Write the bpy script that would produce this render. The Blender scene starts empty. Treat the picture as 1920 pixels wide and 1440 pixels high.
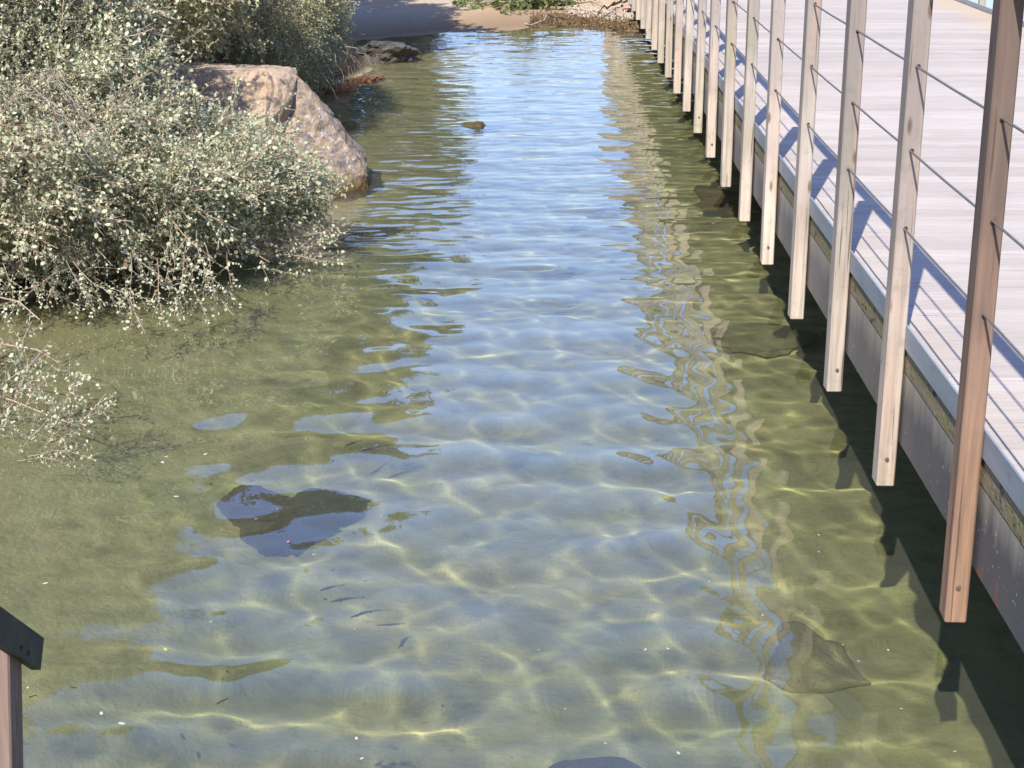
import bpy, bmesh, math, numpy as np
from mathutils import Vector, Matrix, noise as mn
S = bpy.context.scene
COL = S.collection
rad = math.radians

# ---------------------------------------------------------------- camera, sky, sun, exposure
EYE = 2.864                                   # camera height above the water
FPX, PITCH, YAW = 3121.6, .31595, .01786      # focal length in 1920-px pixels, tilt down, turn left
cam = bpy.data.cameras.new("camera"); camo = bpy.data.objects.new("camera", cam); COL.objects.link(camo)
S.camera = camo
camo.location = (0, 0, EYE); camo.rotation_euler = (math.pi/2 - PITCH, 0, YAW)
cam.sensor_width = 36; cam.lens = FPX/1920*36; cam.clip_start = .05; cam.clip_end = 1500

SUN = Vector((.255, .93, -1.0)).normalized()  # direction the light travels
SKY_BOOST = 1.6
W = bpy.data.worlds.new("World"); S.world = W; W.use_nodes = True
sky = W.node_tree.nodes.new("ShaderNodeTexSky"); sky.sky_type = 'NISHITA'; sky.sun_disc = False
sky.sun_elevation = math.asin(-SUN.z); sky.sun_rotation = math.atan2(-SUN.x, -SUN.y)
sky.air_density = 1.4; sky.dust_density = 1.0; sky.ozone_density = 4.0
bg = W.node_tree.nodes['Background']
hue = W.node_tree.nodes.new("ShaderNodeMix"); hue.data_type = 'RGBA'; hue.blend_type = 'MULTIPLY'; hue.inputs[0].default_value = 1
hue.inputs[7].default_value = (.86, .90, 1.26, 1)     # deep clear summer blue
W.node_tree.links.new(sky.outputs[0], hue.inputs[6])
# added brightening low in the sky ahead, lifts the water reflections, fades upwards
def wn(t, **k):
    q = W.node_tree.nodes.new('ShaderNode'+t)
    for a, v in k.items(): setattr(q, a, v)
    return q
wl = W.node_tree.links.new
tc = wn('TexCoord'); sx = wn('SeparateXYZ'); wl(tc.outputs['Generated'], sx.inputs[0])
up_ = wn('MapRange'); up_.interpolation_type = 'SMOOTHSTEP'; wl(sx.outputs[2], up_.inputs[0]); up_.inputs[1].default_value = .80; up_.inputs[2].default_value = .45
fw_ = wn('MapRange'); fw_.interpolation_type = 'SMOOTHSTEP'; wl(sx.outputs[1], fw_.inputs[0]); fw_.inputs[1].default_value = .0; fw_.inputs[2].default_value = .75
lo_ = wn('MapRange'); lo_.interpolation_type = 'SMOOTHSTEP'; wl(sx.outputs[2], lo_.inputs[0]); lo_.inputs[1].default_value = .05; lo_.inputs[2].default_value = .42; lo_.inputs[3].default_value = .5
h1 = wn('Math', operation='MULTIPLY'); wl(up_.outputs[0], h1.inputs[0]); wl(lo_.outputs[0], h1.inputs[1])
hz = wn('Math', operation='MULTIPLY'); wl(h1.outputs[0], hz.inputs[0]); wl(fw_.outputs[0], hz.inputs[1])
hs = wn('Math', operation='MULTIPLY_ADD'); wl(hz.outputs[0], hs.inputs[0]); hs.inputs[1].default_value = SKY_BOOST; hs.inputs[2].default_value = 1
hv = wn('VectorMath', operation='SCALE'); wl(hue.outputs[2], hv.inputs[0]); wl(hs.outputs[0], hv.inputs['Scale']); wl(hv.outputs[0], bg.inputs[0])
bg.inputs[1].default_value = .10
sl = bpy.data.lights.new("sun", 'SUN'); so = bpy.data.objects.new("sun", sl); COL.objects.link(so)
sl.energy = 5.0; sl.angle = rad(.5); sl.color = (1, .93, .845)
so.rotation_euler = SUN.to_track_quat('-Z', 'Y').to_euler()
sl.cycles.is_caustics_light = True            # real refracted sunlight on the bed
S.view_settings.view_transform = 'Standard'; S.view_settings.look = 'None'
S.view_settings.exposure = .42; S.view_settings.gamma = 1
S.cycles.max_bounces = 10; S.cycles.transmission_bounces = 8; S.cycles.transparent_max_bounces = 8
S.cycles.caustics_reflective = False; S.cycles.caustics_refractive = True
S.cycles.sample_clamp_indirect = 4

def ray(px, py):
    u = (px-960)/FPX; v = (py-720)/FPX
    F = math.cos(PITCH)-v*math.sin(PITCH); D = v*math.cos(PITCH)+math.sin(PITCH)
    return u*math.cos(YAW)-F*math.sin(YAW), F*math.cos(YAW)+u*math.sin(YAW), D
def at(px, py, h=0.):                         # point of the level h (m above water) seen at a photo pixel
    x, y, D = ray(px, py); t = (EYE-h)/D; return Vector((x*t, y*t, h))
def atx(px, py, X):                           # point of the upright plane x = X
    x, y, D = ray(px, py); t = X/x; return Vector((X, y*t, EYE-D*t))

# ---------------------------------------------------------------- helpers
def tag(o, label=None, cat=None, group=None, kind=None):
    if label: o['label'] = label
    if cat: o['category'] = cat
    if group: o['group'] = group
    if kind: o['kind'] = kind
    return o
def empty(name, loc=(0, 0, 0), rz=0):
    o = bpy.data.objects.new(name, None); COL.objects.link(o); o.location = loc; o.rotation_euler.z = rz
    o.empty_display_size = .1
    return o
def link(name, me, mat, parent=None, loc=None):
    o = bpy.data.objects.new(name, me); COL.objects.link(o)
    if mat: me.materials.append(mat)
    if parent is not None: o.parent = parent
    if loc is not None: o.location = loc
    return o
def mesh_np(name, V, F, smooth=False):
    """V (n,3), F (m,k) numpy arrays -> mesh"""
    me = bpy.data.meshes.new(name); V = np.ascontiguousarray(V, dtype=np.float32); F = np.ascontiguousarray(F, dtype=np.int32)
    me.vertices.add(len(V)); me.vertices.foreach_set('co', V.ravel())
    me.loops.add(F.size); me.loops.foreach_set('vertex_index', F.ravel())
    me.polygons.add(len(F)); me.polygons.foreach_set('loop_start', np.arange(0, F.size, F.shape[1], dtype=np.int32))
    if smooth: me.polygons.foreach_set('use_smooth', np.ones(len(F), dtype=bool))
    me.update(calc_edges=True)
    return me
def mesh_bm(name, bm, smooth=False):
    me = bpy.data.meshes.new(name); bm.to_mesh(me); bm.free()
    if smooth:
        for p in me.polygons: p.use_smooth = True
    return me
def box(bm, x0, x1, y0, y1, z0, z1, bev=0.):
    m = Matrix.Translation(((x0+x1)/2, (y0+y1)/2, (z0+z1)/2)) @ Matrix.Diagonal((x1-x0, y1-y0, z1-z0, 1))
    r = bmesh.ops.create_cube(bm, size=1, matrix=m)
    if bev:
        es = list({e for v in r['verts'] for e in v.link_edges})
        bmesh.ops.bevel(bm, geom=es, offset=bev, segments=1, affect='EDGES')
def tube(bm, pts, r0, r1=None, n=6):
    r1 = r0 if r1 is None else r1; rings = []
    N = len(pts)
    for i, p in enumerate(pts):
        p = Vector(p); a = Vector(pts[max(i-1, 0)]); b = Vector(pts[min(i+1, N-1)]); d = (b-a).normalized()
        q = d.to_track_quat('Z', 'Y'); r = r0+(r1-r0)*i/(N-1)
        rings.append([bm.verts.new(p+q @ Vector((r*math.cos(2*math.pi*k/n), r*math.sin(2*math.pi*k/n), 0))) for k in range(n)])
    for a, b in zip(rings, rings[1:]):
        for k in range(n): bm.faces.new((a[k], a[(k+1) % n], b[(k+1) % n], b[k]))
    bm.faces.new(rings[0][::-1]); bm.faces.new(rings[-1])

class NT:
    """tiny node-tree writer"""
    def __init__(s, name):
        s.m = bpy.data.materials.new(name); s.m.use_nodes = True; s.t = s.m.node_tree
        s.b = s.t.nodes['Principled BSDF']; s.out = s.t.nodes['Material Output']
    def n(s, typ, **k):
        q = s.t.nodes.new('ShaderNode'+typ)
        for a, v in k.items(): setattr(q, a, v)
        return q
    def l(s, a, b): s.t.links.new(a, b)
    def put(s, sock, v):
        if isinstance(v, bpy.types.NodeSocket): s.l(v, sock)
        elif isinstance(v, (tuple, list)) and len(v) == 3 and sock.type == 'RGBA': sock.default_value = (*v, 1)
        else: sock.default_value = v
    def co(s, kind='Object'): return s.n('TexCoord').outputs[kind]
    def pos(s): return s.n('NewGeometry').outputs['Position']
    def map(s, v, scale=(1, 1, 1), loc=(0, 0, 0)):
        q = s.n('Mapping'); s.l(v, q.inputs['Vector']); q.inputs['Scale'].default_value = scale
        s.put(q.inputs['Location'], loc); return q.outputs[0]
    def noise(s, v, scale=5, detail=4, rough=.55, dist=0):
        q = s.n('TexNoise'); s.l(v, q.inputs['Vector']); q.inputs['Scale'].default_value = scale
        q.inputs['Detail'].default_value = detail; q.inputs['Roughness'].default_value = rough
        q.inputs['Distortion'].default_value = dist; return q.outputs['Fac']
    def vor(s, v, scale=5, feat='F1'):
        q = s.n('TexVoronoi', feature=feat); s.l(v, q.inputs['Vector']); q.inputs['Scale'].default_value = scale
        return q
    def ramp(s, v, a, b, lo=0., hi=1.):
        q = s.n('MapRange'); q.clamp = True; s.put(q.inputs[0], v); q.inputs[1].default_value = a; q.inputs[2].default_value = b
        q.inputs[3].default_value = lo; q.inputs[4].default_value = hi; return q.outputs[0]
    def mix(s, f, a, b, mode='MIX'):
        q = s.n('Mix', data_type='RGBA', blend_type=mode); s.put(q.inputs[0], f); s.put(q.inputs[6], a); s.put(q.inputs[7], b)
        return q.outputs[2]
    def math(s, op, a, b=0.):
        q = s.n('Math', operation=op); s.put(q.inputs[0], a); s.put(q.inputs[1], b); return q.outputs[0]
    def xyz(s, v):
        q = s.n('SeparateXYZ'); s.l(v, q.inputs[0]); return q.outputs
    def bump(s, h, strength=.3, dist=.01):
        q = s.n('Bump'); s.l(h, q.inputs['Height']); q.inputs['Strength'].default_value = strength
        q.inputs['Distance'].default_value = dist; s.l(q.outputs[0], s.b.inputs['Normal']); return q
    def fin(s, col, rough=.8, spec=.3, metal=0.):
        s.put(s.b.inputs['Base Color'], col); s.put(s.b.inputs['Roughness'], rough)
        s.b.inputs['Specular IOR Level'].default_value = spec; s.put(s.b.inputs['Metallic'], metal)
        return s.m

# ---------------------------------------------------------------- materials
def wood_post(name, low, high, grain_dark, algae=.35, warm=.45):
    t = NT(name); oi = t.n('ObjectInfo'); o = t.co()
    off = t.n('CombineXYZ'); r = t.math('MULTIPLY', oi.outputs['Random'], 17.)
    for i in range(3): t.l(r, off.inputs[i])
    v = t.n('VectorMath', operation='ADD'); t.l(o, v.inputs[0]); t.l(off.outputs[0], v.inputs[1]); v = v.outputs[0]
    z = t.xyz(t.pos())[2]
    zz = t.math('ADD', z, t.ramp(t.noise(v, 2.2, 3), .2, .8, -.5, .5))
    c = t.mix(t.ramp(zz, .75, 1.75), low, high)
    g = t.noise(t.map(v, (60, 60, 2.2)), 1, 5, .6)
    c = t.mix(t.ramp(g, .42, .72, 0, .65), c, grain_dark)
    g2 = t.noise(t.map(v, (22, 22, 1.1)), 1, 3, .5)
    c = t.mix(t.ramp(g2, .5, .75, 0, warm), c, (.55, .36, .26))
    a = t.noise(t.map(v, (6, 6, 1.6)), 1, 4)
    c = t.mix(t.ramp(a, .52, .7, 0, algae), c, (.30, .31, .14))
    k = t.vor(t.map(v, (9, 9, 2.6)), 1).outputs['Distance']
    c = t.mix(t.ramp(k, .05, .11, .75, 0), c, (.13, .07, .04))
    ck = t.noise(t.map(v, (70, 70, 1.6), (9, 4, 2)), 1, 2, .5)
    c = t.mix(t.ramp(ck, .66, .70, 0, .75), c, (.10, .07, .05))
    gr = t.noise(v, 14, 5, .7); c = t.mix(t.ramp(gr, .55, .75, 0, .5), c, (.22, .20, .17))
    t.bump(g, .6, .004)
    val = t.ramp(oi.outputs['Random'], 0, 1, .86, 1.1)
    hsv = t.n('HueSaturation'); t.l(val, hsv.inputs['Value']); t.l(c, hsv.inputs['Color'])
    return t.fin(hsv.outputs[0], .85, .2)
M = {}
M['post'] = wood_post('weathered_post', (.62, .54, .45), (.31, .28, .25), (.24, .20, .17))
M['post_pale'] = wood_post('pale_post', (.66, .56, .46), (.35, .31, .28), (.30, .23, .19), .2)
M['post_brown'] = wood_post('brown_post', (.42, .26, .17), (.19, .14, .112), (.13, .085, .075), .05, .12)
M['post_dark'] = wood_post('old_dark_post', (.30, .21, .175), (.30, .21, .175), (.13, .09, .07), .1, .1)
def m_deck():
    t = NT('weathered_decking'); v = t.pos(); x, y, z = t.xyz(v)
    pl = t.math('FLOOR', t.math('DIVIDE', y, .1455)); wn = t.n('TexWhiteNoise', noise_dimensions='1D'); t.l(pl, wn.inputs['W'])
    c = t.mix(wn.outputs['Value'], (.45, .40, .35), (.56, .505, .445))
    g = t.noise(t.map(v, (2.2, 75, 2)), 1, 5, .65)
    c = t.mix(t.ramp(g, .5, .74, 0, .7), c, (.30, .265, .25))
    g2 = t.noise(t.map(v, (5, 30, 2)), 1, 3)
    c = t.mix(t.ramp(g2, .55, .75, 0, .5), c, (.66, .57, .50))
    c = t.mix(t.ramp(t.noise(v, 1.3, 5, .6), .45, .7, 0, .35), c, (.36, .31, .26))
    cr = t.noise(t.map(v, (3.5, 120, 1)), 1, 2)
    c = t.mix(t.ramp(cr, .68, .73, 0, .8), c, (.12, .10, .09))
    s = t.noise(v, 2.3, 4); sx = t.math('ADD', x, t.math('MULTIPLY', s, 1.0))
    c = t.mix(t.ramp(sx, 4.75, 5.2, 0, .7), c, (.55, .42, .27))
    c = t.mix(t.ramp(t.math('ADD', x, t.math('MULTIPLY', s, .5)), 1.55, 1.85, .35, 0), c, (.48, .40, .30))
    t.bump(g, .4, .004)
    return t.fin(c, .85, .2)
M['deck'] = m_deck()
def m_plate():
    t = NT('grey_edge_plate'); v = t.pos()
    c = t.mix(t.ramp(t.noise(t.map(v, (3, 1.5, 9)), 1, 4), .35, .7), (.22, .27, .32), (.32, .36, .40))
    c = t.mix(t.ramp(t.noise(v, 14, 5), .6, .72, 0, .5), c, (.16, .15, .13))
    return t.fin(c, t.ramp(t.noise(v, 8), 0, 1, .35, .6), .5)
M['plate'] = m_plate()
def m_beam():
    t = NT('stained_steel_beam'); v = t.pos(); x, y, z = t.xyz(v)
    c = t.mix(t.ramp(t.noise(t.map(v, (1, 1.3, 1.3)), 1, 4), .35, .68), (.13, .14, .165), (.24, .205, .185))
    c = t.mix(t.ramp(t.math('ADD', y, t.math('MULTIPLY', t.noise(v, 1.5, 3), 2.)), 6.2, 9., .72, 0), c, (.075, .078, .085))
    st = t.noise(t.map(v, (1, 14, 1.6)), 1, 4)
    up = t.ramp(t.math('ADD', z, t.math('MULTIPLY', st, .22)), .95, 1.08)
    c = t.mix(t.math('MULTIPLY', up, .7), c, (.46, .42, .33))
    c = t.mix(t.ramp(t.noise(v, 45, 2), .69, .73), c, (.55, .5, .45))
    rz = t.math('SUBTRACT', t.noise(t.map(v, (1, 12, 4)), 1, 5), t.math('MULTIPLY', t.math('SUBTRACT', z, .674), 1.6))
    r = t.ramp(rz, .56, .62); c = t.mix(r, c, (.20, .10, .07))
    t.bump(t.math('ADD', r, t.noise(v, 60, 2)), .25, .004)
    return t.fin(c, .6, .4)
M['beam'] = m_beam()
def m_fascia():
    t = NT('mossy_timber'); v = t.pos()
    c = t.mix(t.noise(t.map(v, (8, 2, 22)), 1, 5), (.36, .30, .20), (.20, .17, .12))
    c = t.mix(t.ramp(t.noise(v, 12, 5), .5, .66, 0, .8), c, (.25, .24, .08))
    c = t.mix(t.ramp(t.noise(t.map(v, (9, 9, 25)), 1, 5), .58, .68, 0, .9), c, (.05, .04, .03))
    t.bump(t.noise(v, 50, 4), .8, .01)
    return t.fin(c, .95, .1)
M['fascia'] = m_fascia()
def plain(name, c, r=.6, spec=.4, metal=0., var=.25, sc=20, dark=None):
    t = NT(name); v = t.co(); d = dark or tuple(k*(1-var*1.5) for k in c)
    return t.fin(t.mix(t.ramp(t.noise(v, sc, 4), .35, .7), c, d), r, spec, metal)
M['cable'] = plain('steel_cable', (.20, .19, .17), .5, .4, .2, .2, 60)
M['bolt'] = plain('zinc_bolt', (.45, .42, .38), .4, .5, .7, .3, 90, (.20, .10, .06))
M['board_dark'] = plain('dark_rail_board', (.10, .105, .085), .7, .2, 0, .3, 12)

def m_ground():
    t = NT('sand_and_silt'); v = t.pos(); x, y, z = t.xyz(v)
    n1 = t.noise(v, 1.1, 5); n2 = t.noise(v, 5, 6); n3 = t.noise(v, 26, 4)
    silt = t.mix(t.ramp(n1, .35, .65), (.45, .43, .23), (.37, .39, .20))
    silt = t.mix(t.ramp(n2, .52, .68, 0, .55), silt, (.13, .15, .05))
    silt = t.mix(t.ramp(n3, .6, .74, 0, .4), silt, (.40, .36, .2))
    # shallow warm sand towards the left bank and the far beach
    sh = t.ramp(z, -.66, -.15); silt = t.mix(t.math('MULTIPLY', sh, .8), silt, (.60, .52, .29))
    sand = t.mix(n2, (.60, .45, .30), (.50, .37, .25))
    sand = t.mix(t.ramp(n3, .62, .7, 0, .6), sand, (.25, .18, .12))
    peb = t.vor(v, 22).outputs['Color']; pm = t.ramp(t.noise(t.map(v, loc=(3, 1, 0)), .7, 3), .5, .62, 0, .5)
    sand = t.mix(pm, sand, t.mix(.6, (.6, .56, .5), peb, 'MULTIPLY'))
    wet = t.mix(n2, (.34, .24, .15), (.26, .18, .11))
    c = t.mix(t.ramp(t.math('ADD', z, t.math('MULTIPLY', n2, .06)), .06, .17), wet, sand)
    c = t.mix(t.math('MULTIPLY', t.ramp(z, -.30, .0), t.ramp(y, 22, 24)), silt, t.mix(t.ramp(z, -.06, .02), (.46, .34, .22), c))
    c = t.mix(t.ramp(z, -.02, .02), t.mix(t.ramp(y, 22, 24), silt, c), c)
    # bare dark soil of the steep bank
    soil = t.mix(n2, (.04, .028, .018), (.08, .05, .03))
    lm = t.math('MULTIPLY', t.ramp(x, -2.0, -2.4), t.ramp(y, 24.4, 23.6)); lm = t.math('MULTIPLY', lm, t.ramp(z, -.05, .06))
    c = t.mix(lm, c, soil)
    t.bump(t.math('ADD', n3, t.math('MULTIPLY', n2, 2.)), .5, .03)
    return t.fin(c, .95, .1)
M['ground'] = m_ground()
def m_water():
    t = NT('pond_water')
    t.b.inputs['Transmission Weight'].default_value = .94; t.b.inputs['IOR'].default_value = 1.42
    t.b.inputs['Roughness'].default_value = 0.
    t.b.inputs['Base Color'].default_value = (.60, .66, .40, 1)
    n = t.noise(t.pos(), .35, 3)
    # suspended green silt: a share of the light never gets through
    t.l(t.mix(t.ramp(n, .35, .65), (.70, .72, .56), (.66, .70, .52)), t.b.inputs['Base Color'])
    return t.m
M['water'] = m_water()
def m_rock(name, a, b, c3, wetc=None, sc=3., lich=.5, spec=.2, rough=.9):
    t = NT(name); v = t.pos(); z = t.xyz(v)[2]
    c = t.mix(t.ramp(t.noise(v, sc, 6, .6, .4), .38, .64), a, b)
    c = t.mix(t.ramp(t.noise(t.map(v, (2, 2, 5), (4, 2, 0)), sc, 6, .65), .52, .6, 0, .8), c, c3)
    c = t.mix(t.ramp(t.noise(v, sc*3.5, 6, .7), .58-.05*lich, .64, 0, lich*.8), c, (.66, .62, .57))
    c = t.mix(t.ramp(t.noise(v, sc*5, 5, .7), .60, .66, 0, .7), c, tuple(k*.3 for k in a))
    if wetc: c = t.mix(t.ramp(t.math('ADD', z, t.math('MULTIPLY', t.noise(v, 6), .16)), .24, .12), c, wetc)
    t.bump(t.noise(v, sc*6, 6, .7), .9, .03)
    return t.fin(c, rough, spec)
M['boulder'] = m_rock('sandstone_boulder', (.50, .36, .24), (.60, .47, .34), (.40, .33, .22), (.20, .12, .05), 3, .5)
M['boulder_low'] = m_rock('lichened_slab', (.30, .25, .225), (.48, .35, .21), (.17, .16, .165), (.18, .12, .05), 4, 1.0)
M['moss_rock'] = m_rock('mossy_rock', (.13, .10, .05), (.09, .085, .04), (.17, .13, .07), None, 6, .2)
M['dark_rock'] = m_rock('dark_wet_rock', (.06, .055, .05), (.12, .10, .075), (.03, .03, .035), None, 5, .05, .6, .25)
M['rust_rock'] = m_rock('rusty_brown_rock', (.28, .12, .05), (.17, .10, .06), (.40, .17, .05), None, 5, .2, .4, .5)
M['orange_rock'] = m_rock('orange_rock', (.60, .20, .05), (.38, .14, .05), (.7, .3, .1), None, 6, .1, .3, .6)
M['sunk_rock'] = m_rock('algae_rock', (.27, .27, .14), (.32, .31, .16), (.22, .23, .11), None, 5, .1)
M['brown_sunk'] = m_rock('brown_sunk_rock', (.22, .15, .07), (.17, .13, .06), (.26, .19, .08), None, 5, .1)
def m_leaf(name, a, b, c3, tr=.32):
    t = NT(name); g = t.n('NewGeometry'); r = g.outputs['Random Per Island']
    c = t.mix(r, a, b)
    c = t.mix(t.ramp(t.noise(t.pos(), 1.7, 3), .45, .62, 0, .75), c, c3)
    c = t.mix(t.ramp(r, .985, .99), c, (.42, .26, .17))
    t.fin(c, .6, .35)
    tl = t.n('BsdfTranslucent'); t.l(c, tl.inputs['Color']); ms = t.n('MixShader'); ms.inputs[0].default_value = tr
    t.l(t.b.outputs[0], ms.inputs[1]); t.l(tl.outputs[0], ms.inputs[2]); t.l(ms.outputs[0], t.out.inputs['Surface'])
    return t.m
M['leaf'] = m_leaf('grey_green_leaf', (.42, .47, .29), (.77, .81, .57), (.66, .69, .45))
M['leaf_dry'] = m_leaf('olive_leaf', (.38, .40, .20), (.66, .67, .37), (.56, .54, .28))
M['leaf_tree'] = m_leaf('tree_leaf', (.05, .07, .03), (.09, .11, .045), (.07, .08, .03))
M['leaf_green'] = m_leaf('fresh_green_leaf', (.14, .22, .06), (.24, .32, .10), (.3, .3, .14))
M['twig'] = plain('pinkish_twig', (.50, .38, .28), .8, .2, 0, .3, 30)
M['twig_grey'] = plain('dry_grey_twig', (.42, .36, .30), .85, .2, 0, .35, 30)
M['bark'] = plain('brown_bark', (.10, .075, .05), .9, .2, 0, .3, 14)
M['petal'] = plain('pale_petal', (.55, .54, .46), .6, .3, 0, .05)
M['petal_pink'] = plain('pink_petal', (.65, .32, .26), .6)
M['leaf_yellow'] = plain('yellow_leaf', (.62, .55, .16), .6)
M['stick'] = plain('dark_stick', (.06, .035, .02), .8)
M['fish'] = plain('slate_fish', (.035, .045, .05), .5, .3, 0, .3, 40)
M['redstone'] = plain('red_stone', (.45, .14, .09), .8)
M['weed'] = m_leaf('brown_weed', (.13, .085, .045), (.28, .19, .10), (.2, .15, .08), .1)

# ---------------------------------------------------------------- ground: pond bed, bank and beach in one sheet
XS_Y = [-40, 0, 7, 9, 11, 13, 15, 17, 19.6, 21, 22, 23, 25, 27]
XS_X = [-4.2, -4.0, -3.9, -3.9, -3.3, -2.8, -2.5, -2.9, -2.75, -2.4, -2.2, -2.5, -2.95, -3.6]
YE_X = [-40, -6, -3, -1.4, .3, 1.4, 3, 5, 7, 10, 15, 40, 400]
YE_Y = [24.5, 24.5, 25.2, 26.5, 27.4, 26.6, 27, 28, 33, 41, 52, 70, 90]
def sstep(t): t = np.clip(t, 0, 1); return t*t*(3-2*t)
def fbm(X, Y, seed, scale, octs=4):
    r = np.random.RandomState(seed); Z = np.zeros_like(X); a = 1.
    for o in range(octs):
        for k in range(5):
            th = r.rand()*6.283; ph = r.rand()*6.283; f = scale*(1.9**o)*(.7+.6*r.rand())
            Z += a*np.sin(f*(X*math.cos(th)+Y*math.sin(th))+ph)
        a *= .5
    return Z/5
def ground_h(X, Y):
    wob = fbm(X, Y, 5, 1.1)*.14
    dl = X-np.interp(Y, XS_Y, XS_X)+wob; de = (np.interp(X, YE_X, YE_Y)-Y)*.95+wob
    bank = np.where(Y > 24, 1., 0.)
    # under water: a shelf on the left, the channel about a metre deep
    dep = -(.08*sstep(dl/.3)+.34*sstep(dl/1.3)+.58*sstep((dl-.9)/2.0))
    dpe = -(.10*sstep(de/1.5)+.42*sstep((de-.7)/6)+.48*sstep((de-4)/9))
    zl = np.where(dl > 0, dep, .62*(1-np.exp(np.minimum(dl, 0)*2.2))+.10*np.minimum(-dl, 12))
    ze = np.where(de > 0, dpe, .055*np.minimum(-de, 30))
    mix = sstep((Y-23.6)/1.2)
    zl2 = np.where(dl < 0, zl*(1-mix)+np.where(de > 0, .02, ze)*mix, zl)
    z = np.maximum(zl2, ze)
    z = np.where((dl < 0) & (Y > 24.8), np.maximum(ze, .02), z)
    return z+fbm(X, Y, 9, 3.1)*.012+fbm(X, Y, 11, .9)*.02*sstep(dl/1.5)
def axis(lo, hi, step, far, grow=1.35):
    a = list(np.arange(lo, hi+1e-6, step)); s = step; x = a[-1]
    while x < far: s *= grow; x += s; a.append(x)
    s = step; x = a[0]
    while x > -far: s *= grow; x -= s; a.insert(0, x)
    return np.array(a)
def grid(name, xs, ys, zf, mat, smooth=True):
    nx, ny = len(xs), len(ys); X, Y = np.meshgrid(xs, ys); Z = zf(X, Y)
    V = np.stack([X, Y, Z], -1).reshape(-1, 3); i = np.arange(nx*ny).reshape(ny, nx)
    F = np.stack([i[:-1, :-1], i[:-1, 1:], i[1:, 1:], i[1:, :-1]], -1).reshape(-1, 4)
    return link(name, mesh_np(name, V, F, smooth), mat)
ground = tag(grid('ground', axis(-6, 8, .07, 600), axis(2, 36, .07, 600), ground_h, M['ground']), kind='structure')
ground.cycles.is_caustics_receiver = True

# water surface: real waves, long and slow near the camera, shorter in the far half
rs = np.random.RandomState(7); WV = []
def band(n, l0, l1, slope, spread, mean, tagk):
    for i in range(n):
        lam = l0*(l1/l0)**rs.rand(); th = rs.normal(mean, spread); k = 2*math.pi/lam
        WV.append((k*math.cos(th), k*math.sin(th), rs.rand()*6.283, slope/k, tagk))
band(16, .38, 1.1, .0085, .32, rad(92), 'long')
band(14, .30, .8, .0080, .9, rad(80), 'long')
band(22, .13, .30, .0085, .40, rad(90), 'far')
band(18, .12, .26, .0042, 1.2, rad(90), 'near')
band(20, .18, .5, .0066, 1.6, rad(90), 'long')
band(12, .07, .15, .0012, 2.0, rad(90), 'near')
def water_h(X, Y):
    far = sstep((Y-7.5)/7); calm = .30+.70*sstep((X+2.6)/1.5)
    calm = calm*(1-.25*sstep((X-1.3)/.8)); edge = 1-.65*sstep((Y-24.)/3)
    patch = np.clip(.85+.35*fbm(X, Y, 21, .8, 2), .3, 1.5)
    Z = np.zeros_like(X); amp = {'long': calm*(1-.25*far), 'far': far*(.4+.6*calm)*edge*patch, 'near': (.4+.6*calm)*(1-.3*far)*patch}
    for a, b, c, A, k in WV: Z += amp[k]*A*np.sin(a*X+b*Y+c)
    win = sstep((X+9)/2)*sstep((12-X)/4)*sstep((Y-0)/2)*sstep((48-Y)/8)
    return Z*win
wx = axis(-3.8, 2.6, .024, 3, 1.06); wx = np.concatenate([np.arange(-3.8, 2.6, .024), 2.6+np.cumsum(.03*1.05**np.arange(75)), [60, 160, 400]])
wx = np.concatenate([[-400, -60, -8, -5, -4.3], wx])
wy = np.concatenate([[-400, -60, -10, 0, 1, 2, 2.6], np.arange(3.0, 27.8, .024), np.arange(27.9, 50, .15), [60, 120, 400]])
water = tag(grid('water', wx, wy, water_h, M['water']), kind='structure')
water.cycles.is_caustics_caster = True

# ---------------------------------------------------------------- footbridge
DK = 1.09                                     # deck height
PX0, PX1, PD = 1.292, 1.360, .095             # post section
Y0, STEP = 4.83, 1.1625
KS = range(-3, 27)
YB0, YB1 = Y0-3.6*STEP, Y0+26.6*STEP
bridge = tag(empty('footbridge', (1.3, YB0, 0)), 'pale timber footbridge with close set posts and steel cables along the right of the water', 'footbridge')
def bpart(name, bm, mat, parent=bridge, smooth=False):
    me = mesh_bm(name, bm, smooth); o = link(name, me, mat, parent)
    o.matrix_parent_inverse = Matrix.Translation(bridge.location).inverted() if parent is bridge else Matrix()
    return o
rr = np.random.RandomState(2)
bm = bmesh.new(); y = YB0
while y < YB1:
    dz = rr.uniform(-.0015, .0015); box(bm, 1.376, 4.79, y+.0025, y+.1435, DK-.03+dz, DK+dz); y += .1455
bpart('deck', bm, M['deck'])
for x0, x1, fl in ((1.3625, 1.3705, 1), (4.80, 4.808, -1)):
    bm = bmesh.new(); y = YB0
    while y < YB1:                             # plates butted in 3.5 m lengths
        box(bm, x0, x1, y, min(y+3.487, YB1), 1.053, 1.145, .002)
        y += 3.49
    bpart('edge_plate', bm, M['plate'])
bm = bmesh.new(); box(bm, 1.372, 1.40, YB0, YB1, .957, 1.049, .003)
fa = bpart('fascia_plank', bm, M['fascia'])
bm = bmesh.new(); box(bm, 4.77, 4.799, YB0, YB1, .957, 1.049, .003); bpart('fascia_plank', bm, M['fascia'])
for s in (0, 1):
    xa = 1.374 if s == 0 else 4.79; sg = 1 if s == 0 else -1
    bm = bmesh.new()
    def bx(a, b, z0, z1): box(bm, min(xa+sg*a, xa+sg*b), max(xa+sg*a, xa+sg*b), YB0, YB1, z0, z1)
    bx(0, .008, .674, .953); bx(.0085, .09, .674, .684); bx(.0085, .09, .943, .953)
    bpart('side_beam', bm, M['beam'])
bm = bmesh.new()
y = YB0+.5
while y < YB1: box(bm, 1.47, 4.69, y, y+.06, .90, 1.05); y += 1.163
bpart('joists', bm, M['fascia'])
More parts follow.
